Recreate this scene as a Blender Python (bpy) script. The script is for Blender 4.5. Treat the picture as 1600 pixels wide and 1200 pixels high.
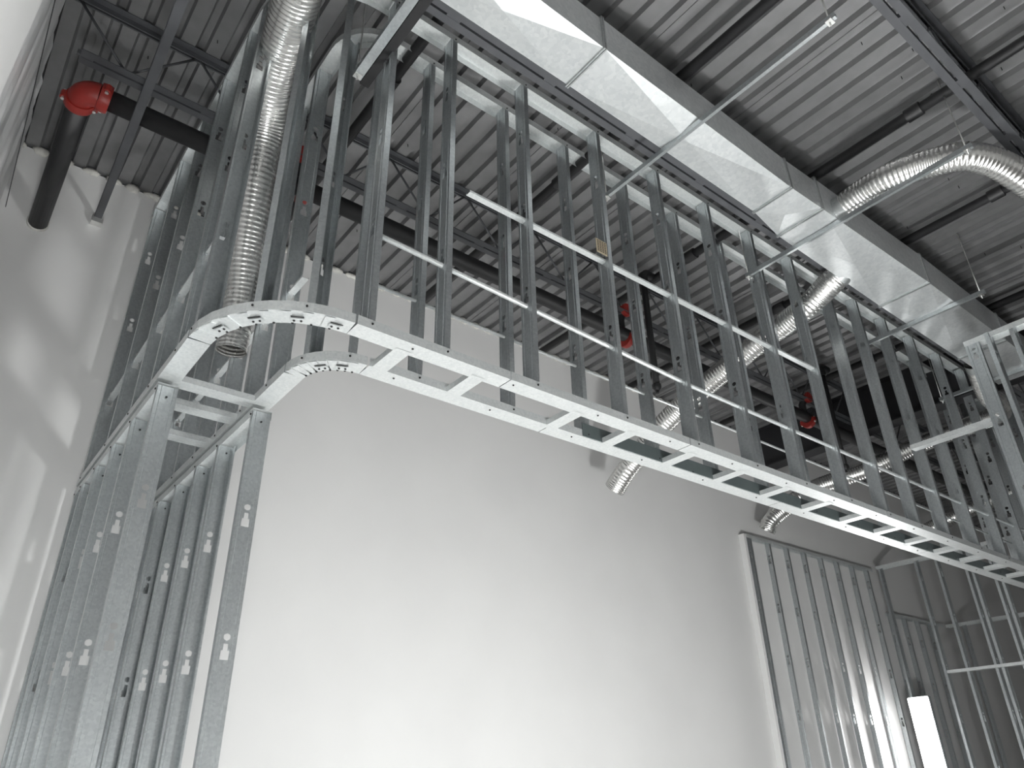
import bpy, math, random
from mathutils import Vector, Matrix, noise
random.seed(7)
for o in list(bpy.data.objects):
    bpy.data.objects.remove(o, do_unlink=True)
SC = bpy.context.scene
COL = SC.collection
# ------------------------------------------------------------------ frame of reference
# one unit "u" = 1.8 m ; a = right along the bulkhead, b = towards the back wall, z above eye level
S, ZC = 1.8, 1.6
def P(a, b, z):
    return Vector((a*S, b*S, ZC+z*S))
ZF = -ZC/S                                    # floor level in u

# ------------------------------------------------------------------ camera
yaw, pit, rol, FPX = 0.678101746, 0.497871954, -0.0217634165, 1164.6
fw = Vector((math.sin(yaw)*math.cos(pit), math.cos(yaw)*math.cos(pit), math.sin(pit)))
rt = fw.cross(Vector((0, 0, 1))).normalized()
up = rt.cross(fw)
rr = math.cos(rol)*rt+math.sin(rol)*up
uu = -math.sin(rol)*rt+math.cos(rol)*up
cam = bpy.data.cameras.new('camera')
cam.sensor_width = 36.0
cam.lens = 36.0*FPX/1600.0
cam.clip_start = 0.05
cam.clip_end = 100
co = bpy.data.objects.new('camera', cam)
COL.objects.link(co)
co.matrix_world = Matrix(((rr.x, uu.x, -fw.x, 0), (rr.y, uu.y, -fw.y, 0), (rr.z, uu.z, -fw.z, ZC), (0, 0, 0, 1)))
SC.camera = co

# ------------------------------------------------------------------ world, lamps, exposure
w = bpy.data.worlds.new('world')
SC.world = w
w.use_nodes = True
w.node_tree.nodes['Background'].inputs[0].default_value = (0.9, 0.95, 1, 1)
w.node_tree.nodes['Background'].inputs[1].default_value = 0.02
def lamp(name, loc, power, radius, col=(0.985, 1.0, 1.0)):
    l = bpy.data.lights.new(name, 'POINT')
    l.energy = power
    l.shadow_soft_size = radius
    l.color = col
    o = bpy.data.objects.new(name, l)
    COL.objects.link(o)
    o.location = loc
    return o
lamp('floor_work_light', P(2.2, 0.70, -0.76), 520, 0.25)            # lamp on the floor before the opening
lamp('tower_work_light', P(3.3, 0.75, -0.06), 40, 0.16)             # tower light on a stand, just below the frame
lamp('entrance_work_light', P(0.16, 0.30, -0.80), 330, 0.25)         # lamp on the floor near the photographer
SC.view_settings.view_transform = 'Standard'
SC.view_settings.look = 'None'
SC.view_settings.exposure = 0.0
SC.view_settings.gamma = 1.0
SC.view_settings.use_curve_mapping = False

# ------------------------------------------------------------------ materials
def new_mat(name):
    m = bpy.data.materials.new(name)
    m.use_nodes = True
    nt = m.node_tree
    return m, nt, nt.nodes['Principled BSDF']
def ramp(nt, src, stops):
    r = nt.nodes.new('ShaderNodeValToRGB')
    r.color_ramp.elements[0].position = stops[0][0]
    r.color_ramp.elements[0].color = (*stops[0][1], 1)
    r.color_ramp.elements[1].position = stops[-1][0]
    r.color_ramp.elements[1].color = (*stops[-1][1], 1)
    for p, c in stops[1:-1]:
        e = r.color_ramp.elements.new(p)
        e.color = (*c, 1)
    nt.links.new(src, r.inputs[0])
    return r.outputs[0]
def tex(nt, kind, scale, obj=True, **kw):
    tc = nt.nodes.new('ShaderNodeTexCoord')
    t = nt.nodes.new(kind)
    for k, v in kw.items():
        if k in t.inputs:
            t.inputs[k].default_value = v
    t.inputs['Scale'].default_value = scale
    nt.links.new(tc.outputs['Object'], t.inputs['Vector'])
    return t
def metal(name, c0, c1, metallic, rough, scale=60, bump=0.02, spangle=True):
    m, nt, b = new_mat(name)
    t = tex(nt, 'ShaderNodeTexVoronoi' if spangle else 'ShaderNodeTexNoise', scale)
    src = t.outputs['Color'] if spangle else t.outputs[0]
    nt.links.new(ramp(nt, src, [(0.1, c0), (0.9, c1)]), b.inputs['Base Color'])
    b.inputs['Metallic'].default_value = metallic
    n = tex(nt, 'ShaderNodeTexNoise', 7.0, Detail=4.0)
    mr = nt.nodes.new('ShaderNodeMapRange')
    mr.inputs['To Min'].default_value = rough-0.07
    mr.inputs['To Max'].default_value = rough+0.07
    nt.links.new(n.outputs[0], mr.inputs[0])
    nt.links.new(mr.outputs[0], b.inputs['Roughness'])
    if bump:
        bp = nt.nodes.new('ShaderNodeBump')
        bp.inputs['Strength'].default_value = bump
        bp.inputs['Distance'].default_value = 0.02
        nt.links.new(n.outputs[0], bp.inputs['Height'])
        nt.links.new(bp.outputs[0], b.inputs['Normal'])
    return m
def plain(name, c, rough=0.6, metallic=0.0, var=0.12, scale=6.0):
    m, nt, b = new_mat(name)
    n = tex(nt, 'ShaderNodeTexNoise', scale, Detail=5.0)
    lo = tuple(x*(1-var) for x in c)
    hi = tuple(min(1, x*(1+var)) for x in c)
    nt.links.new(ramp(nt, n.outputs[0], [(0.3, lo), (0.7, hi)]), b.inputs['Base Color'])
    b.inputs['Roughness'].default_value = rough
    b.inputs['Metallic'].default_value = metallic
    return m
M = {}
M['galv'] = metal('galvanized_steel', (0.46, 0.487, 0.50), (0.55, 0.58, 0.585), 0.84, 0.33, 90, 0.05)
M['track'] = metal('galvanized_track_steel', (0.60, 0.625, 0.625), (0.70, 0.72, 0.715), 0.55, 0.42, 90, 0.04)
M['duct'] = metal('galvanized_duct_sheet', (0.60, 0.625, 0.63), (0.70, 0.72, 0.72), 0.6, 0.40, 45, 0.06)
M['seam'] = metal('duct_flange_steel', (0.42, 0.44, 0.44), (0.5, 0.52, 0.52), 0.75, 0.4, 60, 0.03)
M['flex'] = metal('aluminium_foil_flex', (0.76, 0.755, 0.735), (0.82, 0.815, 0.795), 0.95, 0.27, 30, 0.0)
M['deck'] = metal('steel_roof_deck', (0.20, 0.20, 0.203), (0.26, 0.26, 0.262), 0.5, 0.40, 9, 0.04, False)
M['joist'] = plain('grey_primer_joist', (0.085, 0.088, 0.095), 0.5, 0.2)
M['black'] = plain('black_pipe_paint', (0.014, 0.014, 0.015), 0.5)
M['girder'] = plain('black_girder_paint', (0.012, 0.012, 0.014), 0.6)
M['red'] = plain('red_coupling_paint', (0.24, 0.016, 0.011), 0.45)
M['bolt'] = plain('zinc_bolt', (0.7, 0.7, 0.68), 0.3, 0.9)
M['screw'] = plain('black_phosphate_screw', (0.01, 0.01, 0.01), 0.5)
M['foam'] = plain('white_fire_sealant', (0.62, 0.61, 0.57), 0.9, 0, 0.2, 20)
M['label'] = plain('brown_paper_label', (0.42, 0.36, 0.25), 0.8)
M['ink'] = plain('label_ink', (0.06, 0.05, 0.04), 0.8)
M['floor'] = plain('grey_concrete_floor', (0.36, 0.35, 0.34), 0.7, 0, 0.15, 2)
M['board'] = metal('dark_reflection_sheet', (0.10, 0.125, 0.125), (0.14, 0.165, 0.165), 0.5, 0.3, 12, 0.05, False)  # dark surroundings mirrored by the metal sheet are put into this colour
def wall_mat():
    m, nt, b = new_mat('painted_drywall')
    n = tex(nt, 'ShaderNodeTexNoise', 1.3, Detail=3.0)
    nt.links.new(ramp(nt, n.outputs[0], [(0.3, (0.70, 0.697, 0.688)), (0.7, (0.735, 0.732, 0.722))]), b.inputs['Base Color'])
    b.inputs['Roughness'].default_value = 0.75
    n2 = tex(nt, 'ShaderNodeTexNoise', 220.0, Detail=2.0)
    bp = nt.nodes.new('ShaderNodeBump')
    bp.inputs['Strength'].default_value = 0.03
    bp.inputs['Distance'].default_value = 0.002
    nt.links.new(n2.outputs[0], bp.inputs['Height'])
    nt.links.new(bp.outputs[0], b.inputs['Normal'])
    return m
M['wall'] = wall_mat()
M['plastic'] = plain('white_poly_sheeting', (0.66, 0.66, 0.66), 0.35, 0, 0.05, 2)
def emit(name, c, s):
    m, nt, b = new_mat(name)
    b.inputs['Base Color'].default_value = (0.9, 0.9, 0.9, 1)
    b.inputs['Emission Color'].default_value = (*c, 1)
    b.inputs['Emission Strength'].default_value = s
    return m
M['led'] = emit('led_diffuser', (1.0, 0.99, 0.985), 26.0)

# ------------------------------------------------------------------ mesh helpers
class MB:
    def __init__(s):
        s.v = []
        s.f = []
    def add(s, vs, fs):
        n = len(s.v)
        s.v += [Vector(x) for x in vs]
        s.f += [tuple(i+n for i in f) for f in fs]
        return s
    def quad(s, *p):
        return s.add(p, [tuple(range(len(p)))])
    def box(s, p0, p1):
        x0, y0, z0 = p0
        x1, y1, z1 = p1
        return s.add([(x0, y0, z0), (x1, y0, z0), (x1, y1, z0), (x0, y1, z0), (x0, y0, z1), (x1, y0, z1), (x1, y1, z1), (x0, y1, z1)],
                     [(0, 3, 2, 1), (4, 5, 6, 7), (0, 1, 5, 4), (1, 2, 6, 5), (2, 3, 7, 6), (3, 0, 4, 7)])
    def ubox(s, a0, a1, b0, b1, z0, z1):
        return s.box(P(a0, b0, z0), P(a1, b1, z1))
    def sweep(s, prof, path, closed=False, caps=False):
        """prof: list of (side, up) in metres; path: list of world points in a horizontal plane-ish line"""
        n = len(path)
        rows = []
        for i, p in enumerate(path):
            t0 = (path[i]-path[i-1]).normalized() if i > 0 else None
            t1 = (path[i+1]-path[i]).normalized() if i < n-1 else None
            t = (t0+t1).normalized() if t0 and t1 else (t0 or t1)
            side = Vector((t.y, -t.x, 0))
            if side.length < 1e-6:
                side = Vector((1, 0, 0))
            side.normalize()
            k = 1.0
            if t0 and t1:
                k = 1/max(0.5, t.dot(t1))
            upv = side.cross(t).normalized()
            rows.append([p+side*(x*k)+upv*y for x, y in prof])
        m = len(prof)
        base = len(s.v)
        for r in rows:
            s.v += r
        for i in range(n-1):
            for j in range(m if closed else m-1):
                j2 = (j+1) % m
                s.f.append((base+i*m+j, base+i*m+j2, base+(i+1)*m+j2, base+(i+1)*m+j))
        if caps and closed:
            s.f.append(tuple(base+j for j in range(m))[::-1])
            s.f.append(tuple(base+(n-1)*m+j for j in range(m)))
        return s
    def tube(s, path, rad, seg=12, caps=True):
        n = len(path)
        if not isinstance(rad, (list, tuple)):
            rad = [rad]*n
        base = len(s.v)
        nrm = None
        for i, p in enumerate(path):
            t = (path[min(i+1, n-1)]-path[max(i-1, 0)]).normalized()
            if nrm is None:
                nrm = t.orthogonal().normalized()
            nrm = (nrm-t*nrm.dot(t)).normalized()
            bn = t.cross(nrm)
            for k in range(seg):
                an = 2*math.pi*k/seg
                s.v.append(p+(nrm*math.cos(an)+bn*math.sin(an))*rad[i])
        for i in range(n-1):
            for k in range(seg):
                k2 = (k+1) % seg
                s.f.append((base+i*seg+k, base+i*seg+k2, base+(i+1)*seg+k2, base+(i+1)*seg+k))
        if caps:
            s.f.append(tuple(base+k for k in range(seg))[::-1])
            s.f.append(tuple(base+(n-1)*seg+k for k in range(seg)))
        return s
    def mesh(s, name, mat, org=Vector((0, 0, 0)), smooth=False):
        me = bpy.data.meshes.new(name)
        me.from_pydata([tuple(v-org) for v in s.v], [], s.f)
        me.materials.append(M[mat])
        if smooth:
            me.polygons.foreach_set('use_smooth', [True]*len(me.polygons))
            if smooth == 'auto':
                me.set_sharp_from_angle(angle=math.radians(40))
        me.update()
        return me
    def build(s, name, mat, parent=None, smooth=False, label=None, org=None):
        if parent is not None:
            org = WORLD[parent.name]
        elif org is None:
            xs = [v.x for v in s.v]
            ys = [v.y for v in s.v]
            zs = [v.z for v in s.v]
            org = Vector(((min(xs)+max(xs))/2, (min(ys)+max(ys))/2, min(zs)))
        o = bpy.data.objects.new(name, s.mesh(name, mat, org, smooth))
        COL.objects.link(o)
        if parent is not None:
            o.parent = parent
            WORLD[o.name] = WORLD[parent.name]
        else:
            o.location = org
            WORLD[o.name] = Vector(org)
        if label:
            o['label'] = label
        return o
WORLD = {}
def thing(name, loc, label, cat, group=None):
    o = bpy.data.objects.new(name, None)
    o.empty_display_size = 0.1
    COL.objects.link(o)
    o.location = loc
    WORLD[o.name] = Vector(loc)
    o['label'] = label
    o['category'] = cat
    if group:
        o['group'] = group
    return o
def tag(o, label, cat, group=None):
    o['label'] = label
    o['category'] = cat
    if group:
        o['group'] = group
    return o
def struct(o, label=None, cat=None):
    o['kind'] = 'structure'
    if label:
        o['label'] = label
    if cat:
        o['category'] = cat
    return o
def inst(name, me, parent, loc, rotz=0.0, label=None):
    o = bpy.data.objects.new(name, me)
    COL.objects.link(o)
    o.parent = parent
    o.location = loc-WORLD[parent.name]
    o.rotation_euler = (0, 0, rotz)
    WORLD[o.name] = Vector(loc)
    if label:
        o['label'] = label
    return o

# ---- steel stud: C section, web in local YZ plane, flanges towards +X, punched holes
KNOCK0, KSTEP = 0.325, 0.338
def knock_levels(zc):
    """(z, half width) rows of one punched hole: a round hole above a stepped slot; u units"""
    L = []
    r, c = 0.0088, 0.022
    for i in range(7):
        t = -1+2*i/6
        L.append((zc+c+r*t, r*math.sqrt(max(0, 1-t*t))))
    slot = [(zc-0.032, 0), (zc-0.032, 0.0105), (zc-0.010, 0.0105), (zc-0.010, 0.0055), (zc+0.006, 0.0055), (zc+0.006, 0)]
    return slot+L
_stud = {}
def stud_mesh(z0, z1, w=0.0525, fl=0.018, lip=0.006, koff=0.0, knocks=True, kwide=1.0):
    key = (round(z0, 4), round(z1, 4), w, fl, koff, knocks)
    if key in _stud:
        return _stud[key]
    L = (z1-z0)
    lev = [(0, 0)]
    k = -6
    if knocks:
        while True:
            zc = KNOCK0+koff+k*KSTEP-z0
            k += 1
            if zc < 0.06:
                continue
            if zc > L-0.06:
                break
            lev += knock_levels(zc)
    lev.append((L, 0))
    mb = MB()
    h = w/2
    for (za, ha), (zb, hb) in zip(lev[:-1], lev[1:]):
        if zb-za < 1e-6:
            continue
        if ha < 1e-6 and hb < 1e-6:
            mb.quad((0, -h, za), (0, -h, zb), (0, h, zb), (0, h, za))
        else:
            mb.quad((0, -h, za), (0, -h, zb), (0, -hb, zb), (0, -ha, za))
            mb.quad((0, ha, za), (0, hb, zb), (0, h, zb), (0, h, za))
    for s in (-1, 1):
        mb.quad((0, s*h, 0), (fl, s*h, 0), (fl, s*h, L), (0, s*h, L))
        mb.quad((fl, s*h, 0), (fl, s*(h-lip), 0), (fl, s*(h-lip), L), (fl, s*h, L))
    # shallow stiffening grooves pressed along the web
    for s in (-1, 1):
        y = s*h*0.62
        mb.quad((0.0006, y-0.0016, 0), (-0.0011, y, 0), (-0.0011, y, L), (0.0006, y-0.0016, L))
        mb.quad((-0.0011, y, 0), (0.0006, y+0.0016, 0), (0.0006, y+0.0016, L), (-0.0011, y, L))
    for i in range(len(mb.v)):
        mb.v[i] = mb.v[i]*S
    me = mb.mesh('stud', 'galv')
    _stud[key] = me
    return me
def track_prof(w, leg, upwards=True):
    h = w/2*S
    l = leg*S*(1 if upwards else -1)
    return [(-h, l), (-h, 0), (h, 0), (h, l)]
def screws(parent, pts, name='screws'):
    mb = MB()
    for p, n in pts:
        n = Vector(n)
        t = n.orthogonal().normalized()
        b = n.cross(t)
        r = 0.0055
        ring = [p+(t*math.cos(k*math.pi/3)+b*math.sin(k*math.pi/3))*r for k in range(6)]
        top = [q+n*0.004 for q in ring]
        mb.add(ring+top, [tuple(range(6, 12))]+[(k, (k+1) % 6, 6+(k+1) % 6, 6+k) for k in range(6)])
    o = mb.build(name, 'screw', parent)
    o['kind'] = 'stuff'
    return o

# ================================================================== SETTING
mb = MB()
mb.ubox(-0.3, 11.0, 2.99, 3.06, ZF, 2.388)
wall_back = struct(mb.build('wall_back', 'wall'), 'tall plain white drywall back wall behind the metal framing', 'wall')
mb = MB()
mb.ubox(-0.30, -0.20, -4.0, 2.99, ZF, 2.388)
wall_left = struct(mb.build('wall_left', 'wall'), 'white drywall side wall at far left', 'wall')
mb = MB()
mb.ubox(11.0, 11.1, -4.0, 3.06, ZF, 2.6)
struct(mb.build('wall_right', 'wall'), 'plain wall at the far end of the hall', 'wall')
mb = MB()
mb.ubox(-0.3, 11.1, -4.1, -4.0, ZF, 2.6)
struct(mb.build('wall_front', 'wall'), 'plain wall behind the photographer', 'wall')
mb = MB()
mb.ubox(-0.3, 11.1, -4.1, 3.06, ZF-0.05, ZF)
struct(mb.build('floor', 'floor'), 'grey concrete floor of the hall', 'floor')

# fire sealant stuffed in the flutes along the wall head
PER, PH0, DKZ, DKH = 0.0893, 2.138, 2.40, 0.022
k0 = int(math.floor((-0.12-PH0)/PER))
for k in range(k0, k0+46):
    ac = PH0+k*PER+random.uniform(-0.008, 0.008)
    mb = MB()
    rings, seg = 5, 8
    rx, ry, rz = random.uniform(0.030, 0.042), 0.012, random.uniform(0.014, 0.022)
    vs, fs = [], []
    for i in range(rings+1):
        th = math.pi*i/rings
        for j in range(seg):
            ph = 2*math.pi*j/seg
            d = 1+0.35*(random.random()-0.5)
            vs.append(P(ac+rx*d*math.sin(th)*math.cos(ph), 2.986+ry*d*math.sin(th)*math.sin(ph), 2.387+rz*d*math.cos(th)))
    for i in range(rings):
        for j in range(seg):
            fs.append((i*seg+j, i*seg+(j+1) % seg, (i+1)*seg+(j+1) % seg, (i+1)*seg+j))
    mb.add(vs, fs)
    mb.build('sealant_plug', 'foam', wall_back, True)

# plastic sheeting hung on the left wall, deep vertical folds
mb = MB()
nb, nz = 220, 10
rng = random.Random(3)
ph = [rng.uniform(0, 6.3) for _ in range(4)]
for i in range(nb+1):
    b = 1.33+(2.975-1.33)*i/nb
    for j in range(nz+1):
        z = ZF+0.02+(2.385-ZF-0.02)*j/nz
        x = b*1.0
        off = (0.0055*math.sin(x*31+ph[0]+0.5*z)+0.004*math.sin(x*58+ph[1]-0.8*z)+0.0025*math.sin(x*103+ph[2]+1.3*z))*(1-0.5*j/nz)
        mb.v.append(P(-0.168+off, b, z))
for i in range(nb):
    for j in range(nz):
        q = i*(nz+1)+j
        mb.f.append((q, q+nz+1, q+nz+2, q+1))
tag(mb.build('plastic_sheeting', 'plastic', None, True), 'white plastic sheeting hanging in vertical folds at upper left', 'sheeting')
mb = MB()
mb.ubox(-0.20, -0.135, -1.2, 1.33, ZF, 2.386)
struct(mb.build('trim_1', 'wall'), 'smooth white boxed-out wall beside the folded sheeting', 'wall')
mb = MB()
mb.tube([P(-0.145, 1.2, 1.72), P(-0.145, 2.97, 2.05)], 0.0025, 6)
tag(mb.build('wire', 'black'), 'thin dark wire strung across the plastic sheeting', 'wire')

# ---- corrugated roof deck
ceil_root = struct(thing('ceiling', P(4.5, 0, DKZ), 'underside of the corrugated grey steel roof deck', 'ceiling'))
RIBS = 6
def sheet_profile():
    pr = []
    for r in range(RIBS):
        c = r*PER
        pr += [(c-PER*0.5+PER*0.02, 0), (c-PER*0.22, 0), (c-PER*0.13, DKH), (c+PER*0.13, DKH), (c+PER*0.22, 0)]
    pr.append((RIBS*PER-PER*0.5+PER*0.02, 0))
    pr.append((RIBS*PER-PER*0.5+PER*0.02, -0.004))
    return pr
smb = MB()
pr = sheet_profile()
b0, b1 = -4.05, 3.0
for bb in (b0, b1):
    smb.v += [Vector((x*S, bb*S, y*S)) for x, y in pr]
nP = len(pr)
for i in range(nP-1):
    smb.f.append((i, i+1, nP+i+1, nP+i))
deck_me = smb.mesh('deck_sheet', 'deck')
n0 = int(math.floor((-0.3-PH0)/(PER*RIBS)))
for k in range(n0, n0+22):
    inst('deck_sheet', deck_me, ceil_root, P(PH0+k*PER*RIBS, 0, DKZ))
# tips of deck fasteners
mb = MB()
for _ in range(130):
    a = PH0+round((random.uniform(-0.1, 6)-PH0)/PER)*PER+PER*0.4
    b = random.uniform(0.0, 2.9)
    mb.tube([P(a, b, 2.402), P(a+0.002, b, 2.402-0.016)], 0.003, 5)
o = mb.build('deck_fasteners', 'screw', ceil_root)
o['kind'] = 'stuff'

# ================================================================== STEEL
def angle_pair(mb, a0, a1, b, z, upward, leg=0.026, th=0.004, gap=0.008):
    for s in (-1, 1):
        y0 = b+s*gap/2
        y1 = b+s*(gap/2+leg)
        zz = (z, z+th) if upward else (z-th, z)
        mb.ubox(a0, a1, min(y0, y1), max(y0, y1), *zz)
        y2 = b+s*(gap/2+th)
        zz = (z+th, z+leg) if upward else (z-leg, z-th)
        mb.ubox(a0, a1, min(y0, y2), max(y0, y2), *zz)
def bar_joist(b, a0, a1, label, first, pitch=0.40, zb=2.137):
    t = thing('bar_joist', P((a0+a1)/2, b, zb), label, 'joist', 'open-web roof joists')
    mb = MB()
    angle_pair(mb, a0, a1, b, 2.3985, False)
    mb.build('top_chord', 'joist', t)
    mb = MB()
    angle_pair(mb, a0+0.12, a1-0.12, b, zb, True)
    mb.build('bottom_chord', 'joist', t)
    a = first
    while a < a1-0.1:
        for p, q in (((a, 2.385), (a+pitch*0.5, zb+0.014)), ((a+pitch*0.5, zb+0.014), (a+pitch, 2.385))):
            if q[0] > a1:
                continue
            m2 = MB()
            m2.tube([P(p[0], b, p[1]), P(q[0], b, q[1])], 0.0085, 7)
            m2.build('web_bar', 'joist', t, True)
        a += pitch
    # small spacer plates between the two angles of the bottom chord
    m2 = MB()
    m2.box((0, -0.009, 0.002), (0.09, 0.009, 0.036))
    sp = m2.mesh('spacer_plate', 'joist')
    a = first
    while a < a1-0.3:
        inst('spacer_plate', sp, t, P(a+0.05, b, zb))
        a += pitch
    return t
bar_joist(2.13, -0.19, 7.6, 'grey open-web joist nearest the white back wall, above the black main pipe', -0.13)
bar_joist(1.278, -0.19, 7.6, 'grey open-web joist running between the bulkhead and the rectangular duct', -0.05)
bar_joist(0.41, -0.19, 7.6, 'grey open-web joist crossing the upper right corner', -0.1)
# girder
t = thing('steel_girder', P(4.80, 1.0, 2.04), 'black steel girder spanning under the joists beyond the bulkhead', 'girder')
mb = MB()
mb.ubox(4.74, 4.86, -3.9, 2.985, 2.085, 2.097)
mb.build('bottom_flange', 'girder', t)
mb = MB()
mb.ubox(4.795, 4.805, -3.9, 2.985, 2.097, 2.385)
mb.build('web', 'girder', t)
mb = MB()
mb.ubox(4.74, 4.86, -3.9, 2.985, 2.385, 2.397)
mb.build('top_flange', 'girder', t)
# brace from the back wall up to the joist
t = thing('angle_brace', P(0.161, 2.98, 2.14), 'grey steel strap fixed to the white wall, passing under the black main pipe', 'brace')
mb = MB()
A, B = P(0.163, 2.975, 2.15), P(0.11, 1.30, 1.84)
mb.sweep([(-0.026, 0.0), (-0.026, 0.004), (0.026, 0.004), (0.026, 0.0)], [A, B], True, True)
mb.sweep([(0.022, 0.0), (0.022, 0.04), (0.026, 0.04), (0.026, 0.0)], [A, B], True, True)
mb.build('strap', 'joist', t)
mb = MB()
mb.tube([P(0.11, 1.305, 1.835), P(0.11, 1.305, 2.137)], 0.006, 7)
mb.build('hanger_rod', 'bolt', t, True)
mb = MB()
mb.ubox(0.142, 0.186, 2.955, 2.989, 2.125, 2.15)
mb.build('wall_clip', 'bolt', t)

# ================================================================== BULKHEAD (two rows of studs with a rounded corner)
W = 0.0525
def arc(c, R, n, a0=math.pi, a1=1.5*math.pi):
    return [(c[0]+R*math.cos(a0+(a1-a0)*i/n), c[1]+R*math.sin(a0+(a1-a0)*i/n)) for i in range(n+1)]
AEND = 5.6
def bulk_path(aB, bA, R, bend=2.985, aend=AEND, n=10):
    """centre line in plan: from the back wall towards the camera, round the corner, then along the hall"""
    c = (aB+R, bA+R)
    return [(aB, bend)]+arc(c, R, n)+[(aend, bA)], c
OUT_AB, OUT_BA, OUT_R = 0.3835, 1.442, 0.275
INN_AB, INN_BA, INN_R = 0.645, 1.606, 0.135
def bulkhead(row):
    if row == 'outer':
        aB, bA, R, ztop = OUT_AB, OUT_BA, OUT_R, 2.262
        t = thing('bulkhead_frame', P(aB+R, bA, 1.0), 'front row of the curved galvanized stud bulkhead with ladder cross pieces, nearest the duct', 'stud framing')
        stA = [0.701, 0.924, 1.234, 1.599, 1.945, 2.274, 2.588, 2.914, 3.229, 3.512, 3.812, 4.13, 4.46, 4.79, 5.12, 5.45]
        stB = [1.815, 2.06, 2.275, 2.56, 2.92]
        angs = [184, 223, 247]
        zt = 2.30
        joints = [1.136, 1.90, 3.2, 4.5]
    else:
        aB, bA, R, ztop = INN_AB, INN_BA, INN_R, 2.318
        t = thing('bulkhead_frame', P(aB+R, bA, 1.0), 'rear row of the curved galvanized stud bulkhead, nearest the white wall', 'stud framing')
        stA = [0.94, 1.275, 1.587, 1.931, 2.264, 2.59, 2.92, 3.25, 3.58, 3.9, 4.22, 4.55, 4.88, 5.2, 5.5]
        stB = [1.86, 2.06, 2.28, 2.50, 2.73, 2.95]
        angs = [206, 252]
        zt = 2.345
        joints = [1.42, 2.65, 3.9, 5.0]
    c = (aB+R, bA+R)
    scr = []
    # ---- header track pieces
    ar = arc(c, R, 9)
    pieces = [[(aB, 2.985), (aB, c[1]+0.004)], ar]
    prev = c[0]+0.003
    for j in joints+[AEND]:
        pieces.append([(prev, bA), (j-0.0015, bA)])
        prev = j+0.0015
    for pc in pieces:
        m = MB()
        m.sweep(track_prof(W+0.004, 0.026), [P(x, y, 1.0) for x, y in pc])
        tr = m.build('header_track', 'track', t)
    # seams of the flexible track on the curve: thin plates lapping each other
    for i in range(1, 9):
        x0, y0 = ar[i]
        an = math.pi+0.5*math.pi*i/9
        d = Vector((math.cos(an), math.sin(an), 0))
        tg = Vector((-d.y, d.x, 0))
        p = P(c[0], c[1], 0.9975)+d*(R*S)
        m = MB()
        h = W/2*S*0.98
        m.add([p-d*h-tg*0.04, p+d*h-tg*0.04, p+d*h+tg*0.004, p-d*h+tg*0.004], [(0, 1, 2, 3)])
        m.add([p-d*h+tg*0.004, p+d*h+tg*0.004, p+d*h+tg*0.004+Vector((0, 0, .004)), p-d*h+tg*0.004+Vector((0, 0, .004))], [(0, 1, 2, 3)])
        m.build('track_plate', 'track', t)
        scr.append((p-d*h*0.9, (0, 0, -1)))
    for an in ((200, 222, 243, 262) if row == 'outer' else (222, 246)):
        r_ = math.radians(an)
        d = Vector((math.cos(r_), math.sin(r_), 0))
        tg = Vector((-d.y, d.x, 0))
        p = P(c[0], c[1], 0.9945)+d*((R-0.008)*S)
        m = MB()
        m.add([p-d*0.018-tg*0.03, p+d*0.018-tg*0.03, p+d*0.018+tg*0.03, p-d*0.018+tg*0.03], [(0, 1, 2, 3)])
        q = p+Vector((0, 0, 0.004))
        m.add([q-d*0.018-tg*0.03, q+d*0.018-tg*0.03, q+d*0.018+tg*0.03, q-d*0.018+tg*0.03], [(3, 2, 1, 0)])
        m.build('splice_tab', 'track', t)
        m = MB()
        m.box((-0.028, -0.003, 0), (0.028, 0.003, 0.002))
        mm = m.mesh('slot_cut', 'screw')
        inst('slot_cut', mm, t, p+d*0.026+Vector((0, 0, 0.001)), math.atan2(tg.y, tg.x))
        scr.append((p-tg*0.015, (0, 0, -1)))
        scr.append((p+tg*0.015, (0, 0, -1)))
    # ---- top track
    m = MB()
    m.sweep(track_prof(W+0.005, 0.03, False), [P(x, y, ztop+0.02) for x, y in [(aB, 2.985)]+ar+[(AEND, bA)]])
    m.build('top_track', 'track', t)
    # ---- studs
    me = stud_mesh(1.003, ztop+0.015)
    for a in stA:
        inst('stud', me, t, P(a-0.009, bA, 1.003))
        scr.append((P(a, bA-W/2-0.0025, 1.014), (0, -1, 0)))
        scr.append((P(a, bA-W/2-0.0025, ztop), (0, -1, 0)))
    for b in stB:
        inst('stud', me, t, P(aB, b, 1.003), math.pi/2)
        scr.append((P(aB-W/2-0.0025, b+0.009, 1.014), (-1, 0, 0)))
    for an in angs:
        r_ = math.radians(an)
        x, y = c[0]+R*math.cos(r_), c[1]+R*math.sin(r_)
        inst('stud', me, t, P(x, y, 1.003), r_+math.pi/2)
        d = Vector((math.cos(r_), math.sin(r_), 0))
        scr.append((P(x, y, 1.014)+d*(W/2+0.003)*S, tuple(d)))
    for k in range(14):
        a = 0.83+0.33*k+(0 if row == 'outer' else 0.04)
        scr.append((P(a, bA-W*0.15, 0.9995), (0, 0, -1)))
    # ---- bridging channels through the punched holes
    def channel(p0, p1, name='bridging_channel', hgt=0.021, dep=0.0075):
        m = MB()
        h = hgt/2*S
        d = dep*S
        m.sweep([(-h, d), (-h, 0), (h, 0), (h, d)], [p0, p1])
        m.build(name, 'track', t)
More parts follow.
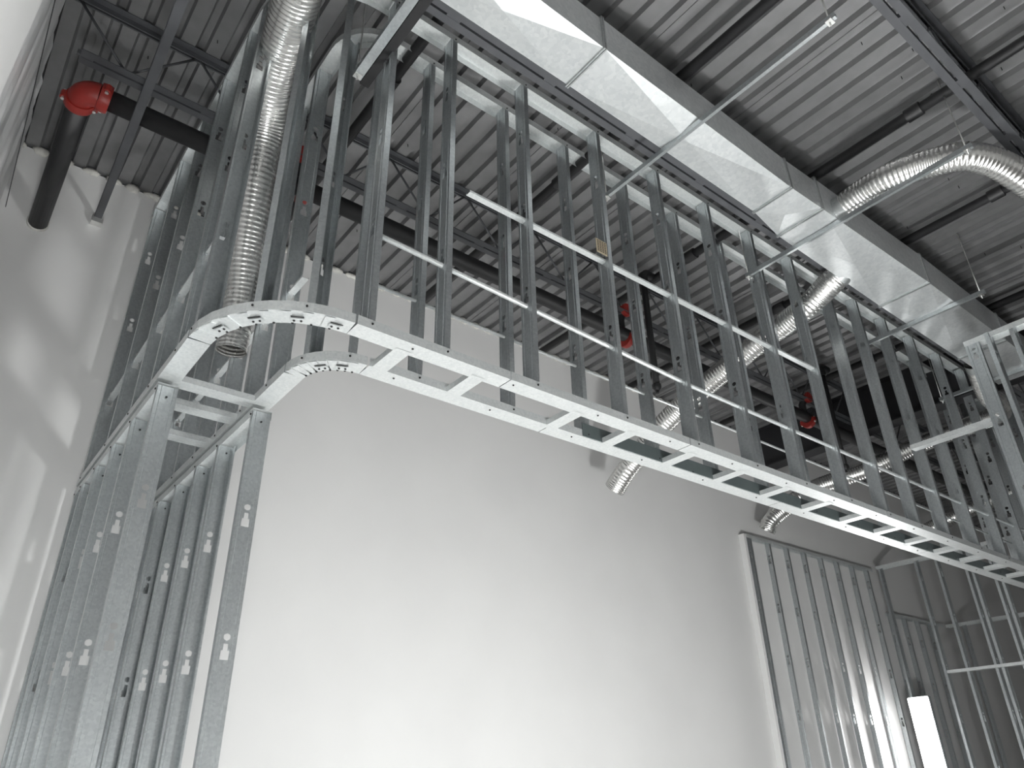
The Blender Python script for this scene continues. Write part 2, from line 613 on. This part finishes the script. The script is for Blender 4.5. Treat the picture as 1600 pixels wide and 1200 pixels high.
    if row == 'outer':
        channel(P(1.0, bA-0.004, 1.625), P(2.935, bA-0.004, 1.64))
        m = MB()
        m.tube([P(0.72, bA, 1.318), P(2.0, bA, 1.265), P(5.5, bA, 1.255)], 0.014, 10)
        m.build('conduit', 'track', t, True)
        channel(P(aB, 1.72, 1.335), P(aB, 2.97, 1.335))
    else:
        m = MB()
        m.tube([P(0.80, bA, 1.287), P(5.4, bA, 1.262)], 0.009, 10)
        m.build('conduit', 'track', t, True)
        channel(P(aB, 1.76, 1.335), P(aB, 2.97, 1.335))
        m = MB()
        m.box(P(1.56, bA-W/2-0.004, 1.003), P(AEND, bA-W/2-0.0015, 1.05))
        m.build('backing_sheet', 'board', t, label='metal backing sheet strip, dark reflection put into its colour')
    screws(t, scr)
    return t
bo = bulkhead('outer')
bi = bulkhead('inner')
# brown label on a stud of the front row
lab = MB()
lab.box(P(1.532, OUT_BA-W/2-0.0015, 1.640), P(1.584, OUT_BA-W/2-0.0005, 1.700))
# rungs between the two rows
lad = bo
def rung_mesh(ln, w, dep):
    m = MB()
    h = w/2*S
    d = dep*S
    L = ln*S
    m.quad((-h, 0, 0), (h, 0, 0), (h, L, 0), (-h, L, 0))
    for s in (-1, 1):
        m.quad((s*h, 0, 0), (s*h, L, 0), (s*h, L, d), (s*h, 0, d))
        m.quad((s*h, 0, d), (s*h, L, d), (s*(h-0.008), L, d), (s*(h-0.008), 0, d))
    # bent fixing tabs at both ends
    m.quad((-h, -0.03, -0.002), (h, -0.03, -0.002), (h, 0, 0), (-h, 0, 0))
    m.quad((-h, L, 0), (h, L, 0), (h, L+0.03, -0.002), (-h, L+0.03, -0.002))
    return m.mesh('cross_piece', 'track')
g0, g1 = OUT_BA+W/2+0.002, INN_BA-W/2-0.002
rm = rung_mesh(g1-g0, 0.045, 0.018)
ra = [0.815, 1.055, 1.43, 1.67, 1.965, 2.246]
while ra[-1] < 5.3:
    ra.append(ra[-1]+0.29)
for a in ra:
    inst('cross_piece', rm, lad, P(a, g0, 1.0))
gw0, gw1 = OUT_AB+W/2+0.002, INN_AB-W/2-0.002
rm2 = rung_mesh(gw1-gw0, 0.05, 0.018)
for b in (1.98, 2.125, 2.35):
    inst('cross_piece', rm2, lad, P(gw0, b, 1.0), -math.pi/2)

# ---- wing wall below the header: two rows of floor-to-header studs
def wing(aB, label, bs, flip=False):
    t = thing('wing_wall_frame', P(aB, 2.45, ZF), label, 'stud framing')
    me = stud_mesh(ZF+0.004, 0.972)
    scr = []
    for i, b in enumerate(bs):
        if flip and i:
            inst('stud', me, t, P(aB, b+0.018, ZF+0.004), -math.pi/2)
        else:
            inst('stud', me, t, P(aB, b, ZF+0.004), math.pi/2, 'end jamb stud' if i == 0 else None)
        scr.append((P(aB-W/2-0.0025, b+0.009, 0.962), (-1, 0, 0)))
        scr.append((P(aB, b-0.002, 0.94), (0, -1, 0)))
    m = MB()
    m.sweep(track_prof(W+0.004, 0.026, False), [P(aB, bs[0]+0.001, 0.980), P(aB, 2.985, 0.980)])
    m.build('top_track', 'track', t)
    m = MB()
    m.sweep(track_prof(W+0.004, 0.026), [P(aB, bs[0]-0.002, ZF+0.001), P(aB, 2.985, ZF+0.001)])
    m.build('bottom_track', 'track', t)
    screws(t, scr)
    return t
wing(OUT_AB, 'outer stud row of the short wing wall at left, under the curved header', [1.955, 2.21, 2.435, 2.655, 2.86, 2.955])
wing(INN_AB, 'inner stud row of the short wing wall, beside the white opening', [1.955, 2.235, 2.445, 2.66, 2.872, 2.955], True)

lb = lab.build('paper_label', 'label', bo, label='brown paper label with rows of dark print')
m = MB()
for r in range(7):
    for k in range(4):
        z = 1.648+r*0.0073
        m.box(P(1.537+k*0.0115, OUT_BA-W/2-0.0022, z), P(1.537+k*0.0115+0.008, OUT_BA-W/2-0.0015, z+0.0035))
o = m.build('print_rows', 'ink', lb)
o['kind'] = 'stuff'

# ================================================================== RECTANGULAR DUCT
DZ = 2.05
duct = thing('rectangular_duct', P(2.2, 1.1, DZ), 'long rectangular galvanized air duct with cross-broken panels', 'duct')
secs = [(-0.13, 1.228, 1.012, 1.206, 2.05, 2.195), (1.228, 2.249, 1.021, 1.196, 2.05, 2.20), (2.249, 2.46, 1.024, 1.198, 2.05, 2.20),
        (2.46, 3.326, 1.018, 1.228, 2.05, 2.215), (3.326, 4.18, 0.998, 1.238, 2.05, 2.215), (4.18, 4.70, 0.998, 1.238, 2.05, 2.215)]
for i, (a0, a1, b0, b1, z0, z1) in enumerate(secs):
    if i+1 < len(secs):
        nb0, nb1 = secs[i+1][2], secs[i+1][3]
    else:
        nb0, nb1 = b0, b1
    m = MB()
    e = 0.004
    mid = (a0+a1)/2
    dep = 0.014
    n = 1 if a1-a0 < 1.2 else 2
    for k in range(n):
        x0 = a0+e+(a1-a0-2*e)*k/n
        x1 = a0+e+(a1-a0-2*e)*(k+1)/n
        f0, f1 = (x0-a0)/(a1-a0), (x1-a0)/(a1-a0)
        y00, y01 = b0+(nb0-b0)*f0, b1+(nb1-b1)*f0
        y10, y11 = b0+(nb0-b0)*f1, b1+(nb1-b1)*f1
        def panel(c, ctr):
            vs = c+[ctr]
            m.add(vs, [(0, 1, 4), (1, 2, 4), (2, 3, 4), (3, 0, 4)])
        ca = (x0+x1)/2
        panel([P(x0, y00, z0), P(x1, y10, z0), P(x1, y11, z0), P(x0, y01, z0)], P(ca, (y00+y11)/2, z0-dep))
        panel([P(x0, y00, z0), P(x0, y00, z1), P(x1, y10, z1), P(x1, y10, z0)], P(ca, (y00+y10)/2-0.003, (z0+z1)/2))
        panel([P(x0, y01, z0), P(x1, y11, z0), P(x1, y11, z1), P(x0, y01, z1)], P(ca, (y01+y11)/2+0.003, (z0+z1)/2))
        panel([P(x0, y00, z1), P(x0, y01, z1), P(x1, y11, z1), P(x1, y10, z1)], P(ca, (y00+y11)/2, z1+0.003))
    sec = m.build('duct_section', 'duct', duct)
    if i > 0:
        m = MB()
        g = 0.006
        for (xa, xb) in ((a0-0.0065, a0-0.0012), (a0+0.0012, a0+0.0065)):
            m.ubox(xa, xb, b0-g, b1+g, z0-g*1.3, z0)
            m.ubox(xa, xb, b0-g, b0, z0, z1+g)
            m.ubox(xa, xb, b1, b1+g, z0, z1+g)
            m.ubox(xa, xb, b0-g, b1+g, z1, z1+g)
        m.build('flange_joint', 'seam', duct)
# trapeze hangers
def trapeze(a, b0, b1, label, z=2.022, hw=0.0065):
    t = thing('trapeze_hanger', P(a, (b0+b1)/2, z), label, 'hanger', 'strut trapezes under the duct')
    m = MB()
    h = hw*S
    k = 0.021*S
    m.sweep([(-h*0.5, k), (-h, k), (-h, 0), (h, 0), (h, k), (h*0.5, k)], [P(a, b0, z), P(a, b1, z)])
    m.build('strut_channel', 'galv', t)
    for b in (b0+0.02, b1-0.015):
        m = MB()
        m.tube([P(a-0.004, b, z-0.022), P(a-0.004, b, 2.395)], 0.0045, 7)
        m.build('hanger_rod', 'bolt', t, True)
        m = MB()
        m.ubox(a-0.016, a+0.010, b-0.010, b+0.010, z-0.006, z-0.001)
        m.build('washer_plate', 'bolt', t)
    return t
t0 = trapeze(0.652, 0.5, 1.575, 'steel strut trapeze hanger at top centre beside the big flexible duct', hw=0.015)
m = MB()
m.ubox(0.669, 0.700, 0.5, 1.585, 2.020, 2.05)  # black strip running beside the strut channel
m.build('black_bar', 'black', t0, label='black bar alongside the strut')
trapeze(1.69, 0.505, 1.495, 'shiny strut trapeze hanger crossing under the brightest part of the duct')
trapeze(2.57, 0.485, 1.475, 'strut trapeze hanger passing beneath the middle of the duct')
trapeze(3.585, 0.86, 1.50, 'strut trapeze hanger under the far end of the duct')
trapeze(4.57, 0.86, 1.53, 'farthest strut trapeze hanger near the tall stud corner')

# ================================================================== FLEXIBLE DUCTS
def catmull(pts, rads, step):
    out, ro = [], []
    n = len(pts)
    for i in range(n-1):
        p0, p1, p2, p3 = pts[max(i-1, 0)], pts[i], pts[i+1], pts[min(i+2, n-1)]
        k = max(2, int((p2-p1).length/step))
        for j in range(k):
            t = j/k
            out.append(0.5*((2*p1)+(p2-p0)*t+(2*p0-5*p1+4*p2-p3)*t*t+(3*p1-p0-3*p2+p3)*t**3))
            ro.append(rads[i]+(rads[i+1]-rads[i])*t)
    out.append(pts[-1])
    ro.append(rads[-1])
    return out, ro
def flex(pts, rads, label, collar_start=True, open_end=True, pitch=0.030):
    P0 = [P(*p) for p in pts]
    t = thing('flexible_duct', P0[-1], label, 'flex duct', 'ribbed foil flexible ducts')
    R = [r*S for r in rads]
    path, ro = catmull(P0, R, pitch/4)
    rr = random.Random(len(pts)*7+int(pts[0][0]*100))
    rad = []
    for i, r in enumerate(ro):
        k = (1.0, 0.992, 0.945, 0.992)[i % 4]
        rad.append(r*k*(1+0.012*math.sin(i*0.08+1)))
    m = MB()
    m.tube(path, rad, 28, False)
    m.build('ribbed_hose', 'flex', t, True)
    if collar_start:
        m = MB()
        d = (path[4]-path[0]).normalized()
        m.tube([path[0]-d*0.03, path[0]+d*0.05], R[0]*1.03, 28, False)
        m.build('collar', 'seam', t, True)
    return t
flex([(0.36, 1.21, 2.10), (0.36, 1.29, 2.08), (0.395, 1.46, 2.10), (0.447, 1.74, 2.08), (0.497, 1.925, 2.00), (0.522, 2.01, 1.80), (0.552, 2.10, 1.60), (0.58, 2.15, 1.44), (0.585, 2.17, 1.26)],
     [0.072, 0.072, 0.070, 0.069, 0.066, 0.060, 0.055, 0.052, 0.050], 'large foil flexible duct dropping through the framing at upper left')
flex([(2.99, 1.235, 2.10), (2.99, 1.30, 2.072), (3.0, 1.475, 2.01), (3.02, 1.80, 1.96), (3.02, 2.34, 1.80), (2.99, 2.66, 1.60), (2.985, 2.79, 1.50)],
     [0.060]*7, 'foil flexible duct leaving the duct through the bulkhead studs, centre right')
flex([(2.60, 1.0, 2.11), (2.585, 0.90, 2.115), (2.57, 0.78, 2.10), (2.60, 0.645, 2.085), (2.66, 0.512, 2.05), (2.84, 0.43, 1.98), (3.2, 0.36, 1.82)],
     [0.056]*7, 'foil flexible duct arching to the right edge of the picture')
flex([(4.45, 1.245, 2.10), (4.62, 1.29, 1.99), (4.9, 1.33, 1.985), (5.0, 1.424, 1.995), (5.0, 1.86, 1.975), (4.9, 2.24, 1.88), (4.75, 2.56, 1.81), (4.6, 2.80, 1.645), (4.57, 2.86, 1.56)],
     [0.058]*9, 'foil flexible duct behind the far studs, ending near the rear stud panel')
flex([(6.6, 1.5, 2.05), (6.6, 1.85, 2.0), (6.6, 2.2, 1.95), (6.55, 2.6, 1.85)], [0.058]*4, 'farthest foil flexible duct glimpsed behind the tall stud at right', False)

# ================================================================== SPRINKLER PIPING
PZ, PB, PR = 2.04, 2.165, 0.035
def lugs(mb, mbb, c, ax, r, wdt):
    """two bolt pads on opposite sides of a coupling"""
    ax = ax.normalized()
    s = ax.cross(Vector((0, 0, 1)))
    if s.length < 0.1:
        s = Vector((1, 0, 0))
    s.normalize()
    u = s.cross(ax).normalized()
    for k in (-1, 1):
        o = c+s*(k*r*1.28)
        mb.tube([o-u*r*0.34, o+u*r*0.34], r*0.30, 8)
        mbb.tube([o-u*r*0.56, o-u*r*0.30], r*0.17, 6)
        mbb.tube([o+u*r*0.30, o+u*r*0.56], r*0.17, 6)
def coupling(root, c, ax, r):
    m, mbb = MB(), MB()
    d = ax.normalized()
    prof = [(-0.62, 1.04), (-0.6, 1.24), (-0.35, 1.30), (0.35, 1.30), (0.6, 1.24), (0.62, 1.04)]
    m.tube([c+d*(x*r*0.75) for x, _ in prof], [r*y for _, y in prof], 20)
    lugs(m, mbb, c, d, r, r)
    cp = m.build('coupling_housing', 'red', root, 'auto')
    mbb.build('bolts', 'bolt', cp, 'auto')['kind'] = 'stuff'
mainp = thing('sprinkler_main', P(2.0, PB, PZ), 'thick black sprinkler main with red couplings along the back joist', 'pipe')
m = MB()
m.tube([P(0.05, PB, PZ), P(7.4, PB, PZ)], PR*S, 20)
m.build('main_pipe', 'black', mainp, True)
ea = -0.028
m = MB()
m.tube([P(ea, PB+0.07, PZ), P(ea, 2.988, PZ)], PR*S, 20)
m.build('wall_pipe', 'black', mainp, True)
m = MB()
m.tube([P(ea, 2.978, PZ), P(ea, 2.9895, PZ)], PR*S*1.12, 20)
m.build('wall_sleeve', 'foam', mainp, True)
m = MB()
el = []
cx, cb, R_ = ea+0.046, PB+0.046, 0.046
for i in range(9):
    an = math.pi+0.5*math.pi*i/8
    el.append(P(cx+R_*math.cos(an), cb+R_*math.sin(an), PZ))
m.tube(el, PR*S*1.16, 20)
m.build('elbow', 'red', mainp, 'auto')
coupling(mainp, P(ea, PB+0.062, PZ), Vector((0, 1, 0)), PR*S*1.05)
coupling(mainp, P(ea+0.062, PB, PZ), Vector((1, 0, 0)), PR*S*1.05)
BR = 0.021
for i, a in enumerate((0.70, 2.47, 4.12)):
    coupling(mainp, P(a+0.04, PB+0.005, PZ-0.02), Vector((1, 0, 0)), PR*S*1.0)
    m = MB()
    m.tube([P(a, PB, PZ), P(a, PB, 2.12), P(a, PB-0.02, 2.15), P(a, PB-0.06, 2.155)], BR*S*1.1, 12)
    m.build('riser', 'black', mainp, 'auto')
    coupling(mainp, P(a, PB-0.05, 2.155), Vector((0, 1, 0)), BR*S*1.3)
brl = ['black sprinkler branch pipe crossing the deck left of centre', 'black sprinkler branch pipe above the duct near picture centre', 'black sprinkler branch pipe running under the upper right joist',
       'black sprinkler branch pipe above the right flexible duct', 'black sprinkler branch pipe near the duct far end']
for a, lb_ in zip((0.86, 1.707, 2.573, 3.335, 4.298), brl):
    t = thing('branch_pipe', P(a, 1.0, 2.32), lb_, 'pipe', 'sprinkler branch pipes under the deck')
    m = MB()
    m.tube([P(a, -3.9, 2.325), P(a, 2.9, 2.325)], BR*S, 12)
    m.build('pipe', 'black', t, True)
    for b in (-0.3, 0.62, 1.75):
        m = MB()
        m.tube([P(a, b-0.03, 2.325), P(a, b+0.03, 2.325)], BR*S*1.35, 12)
        m.build('fitting', 'black', t, 'auto')
for a, zb, lb_ in ((2.493, 1.645, 'black vertical sprinkler drop pipe in the middle of the bulkhead'), (4.146, 1.627, 'black vertical sprinkler drop pipe further right in the bulkhead')):
    t = thing('drop_pipe', P(a, 2.0, zb), lb_, 'pipe', 'sprinkler drops')
    m = MB()
    m.tube([P(a, 2.0, zb+0.02), P(a, 2.0, 2.30)], 0.0165*S, 12)
    m.build('pipe', 'black', t, True)
    m = MB()
    m.tube([P(a, 2.0, 2.27), P(a, 2.0, 2.315), P(a+0.02, 2.0, 2.335), P(a+0.075, 2.0, 2.335)], 0.024*S, 12)
    m.build('elbow', 'black', t, 'auto')
    m = MB()
    m.tube([P(a, 2.0, zb), P(a, 2.0, zb+0.012), P(a, 2.0, zb+0.03)], [0.012*S, 0.022*S, 0.022*S], 10)
    m.tube([P(a, 2.0, zb-0.015), P(a, 2.0, zb)], 0.008*S, 8)
    m.build('end_fitting', 'black', t, 'auto')

# ================================================================== REAR AND SIDE STUD PANELS
def rowA(name, b, a0, a1, step, zt, label, koff=0.0, off=0.0, w=W):
    t = thing(name, P((a0+a1)/2, b, ZF), label, 'stud framing')
    me = stud_mesh(ZF+0.004, zt-0.004, w=w, koff=koff)
    a = a0+off
    while a < a1:
        inst('stud', me, t, P(a, b, ZF+0.004))
        a += step
    for nm, z, u in (('top_track', zt, False), ('bottom_track', ZF+0.001, True)):
        m = MB()
        m.sweep(track_prof(w+0.004, 0.026, u), [P(a0-0.01, b, z), P(a1+0.02, b, z)])
        m.build(nm, 'track', t)
    return t
def rowB(name, a, bs, b0, b1, zt, label, koff=0.0, w=W, zb=ZF):
    t = thing(name, P(a, (b0+b1)/2, zb), label, 'stud framing')
    me = stud_mesh(zb+0.004, zt-0.004, w=w, koff=koff)
    for b in bs:
        inst('stud', me, t, P(a, b, zb+0.004), math.pi/2)
    for nm, z, u in (('top_track', zt, False), ('bottom_track', zb+0.001, True)):
        m = MB()
        m.sweep(track_prof(w+0.004, 0.026, u), [P(a, b0, z), P(a, b1, z)])
        m.build(nm, 'track', t)
    return t
r1 = rowA('furring_frame', 2.968, 4.45, 6.12, 0.2245, 1.535, 'close-set stud panel standing against the white back wall, lower right', 0.06, 0.03, 0.034)
m = MB()
m.tube([P(4.45, 2.962, -0.02), P(6.1, 2.962, -0.02)], 0.009, 8)
m.build('bridging_rod', 'track', r1, True)
m = MB()
m.ubox(4.405, 4.43, 2.945, 2.9885, ZF+0.01, 1.53)
m.build('end_post', 'wall', r1, label='white edge strip at the panel end')
r2 = rowB('partition_frame', 6.15, [2.88, 2.585, 2.43, 2.235, 2.195, 2.06, 2.02, 1.85, 1.7], 1.68, 2.91, 1.545, 'tall open stud partition behind the glowing work light', 0.06)
m = MB()
m.sweep(track_prof(W, 0.02), [P(6.12, 2.57, 0.683), P(6.12, 1.7, 0.683)])
m.build('horizontal_rail', 'track', r2)
m = MB()
m.tube([P(6.15, 2.9, -0.02), P(6.15, 1.7, -0.02)], 0.009, 8)
m.build('bridging_rod', 'track', r2, True)
rowA('furring_frame', 2.968, 6.25, 7.15, 0.2245, 1.2, 'farther low stud panel against the back wall, seen through the partition', 0.0, 0.02, 0.034)
rowB('partition_frame', 7.25, [2.8, 2.6, 2.4, 2.2, 2.0, 1.8], 1.75, 2.95, 1.2, 'farthest low stud partition at the lower right edge')
# tall stud wall at right edge, its corner studs turned web-outwards
r5 = rowB('corner_frame', 3.560, [0.80, 0.58, 0.36, 0.16], 0.10, 1.008, 1.80, 'tall stud wall corner at the right edge, in front of the duct end', 0.05)
cm = stud_mesh(ZF+0.004, 1.796, w=0.06, koff=0.05)
inst('stud', cm, r5, P(3.5335, 0.977, ZF+0.004), 0.0, 'wide corner stud')
cm2 = stud_mesh(ZF+0.004, 1.796, koff=0.0)
inst('stud', cm2, r5, P(3.545, 0.895, ZF+0.004), math.pi/2)
lk = thing('link_channel', P(3.67, 1.22, 1.43), 'bright horizontal channel linking the bulkhead to the tall stud corner', 'channel')
m = MB()
m.sweep(track_prof(0.045, 0.022), [P(3.67, 1.415, 1.429), P(3.66, 1.01, 1.429)])
m.build('channel', 'track', lk)

# ================================================================== LED WORK LIGHT
lt = thing('work_light', P(5.93, 2.76, ZF), 'glowing white LED tower work light standing before the stud partition', 'work light')
m = MB()
m.ubox(5.945, 5.985, 2.685, 2.835, -0.42, 0.535)
m.build('housing', 'seam', lt)
m = MB()
m.ubox(5.925, 5.944, 2.693, 2.827, -0.41, 0.525)
m.build('led_diffuser', 'led', lt)
m = MB()
m.tube([P(5.965, 2.76, ZF+0.02), P(5.965, 2.76, -0.41)], 0.02, 10)
m.build('pole', 'black', lt, True)
for k in range(3):
    an = k*2.094+0.4
    m = MB()
    m.tube([P(5.965, 2.76, ZF+0.20), P(5.965+0.16*math.cos(an), 2.76+0.16*math.sin(an), ZF+0.008)], 0.012, 8)
    m.build('leg', 'black', lt, True)
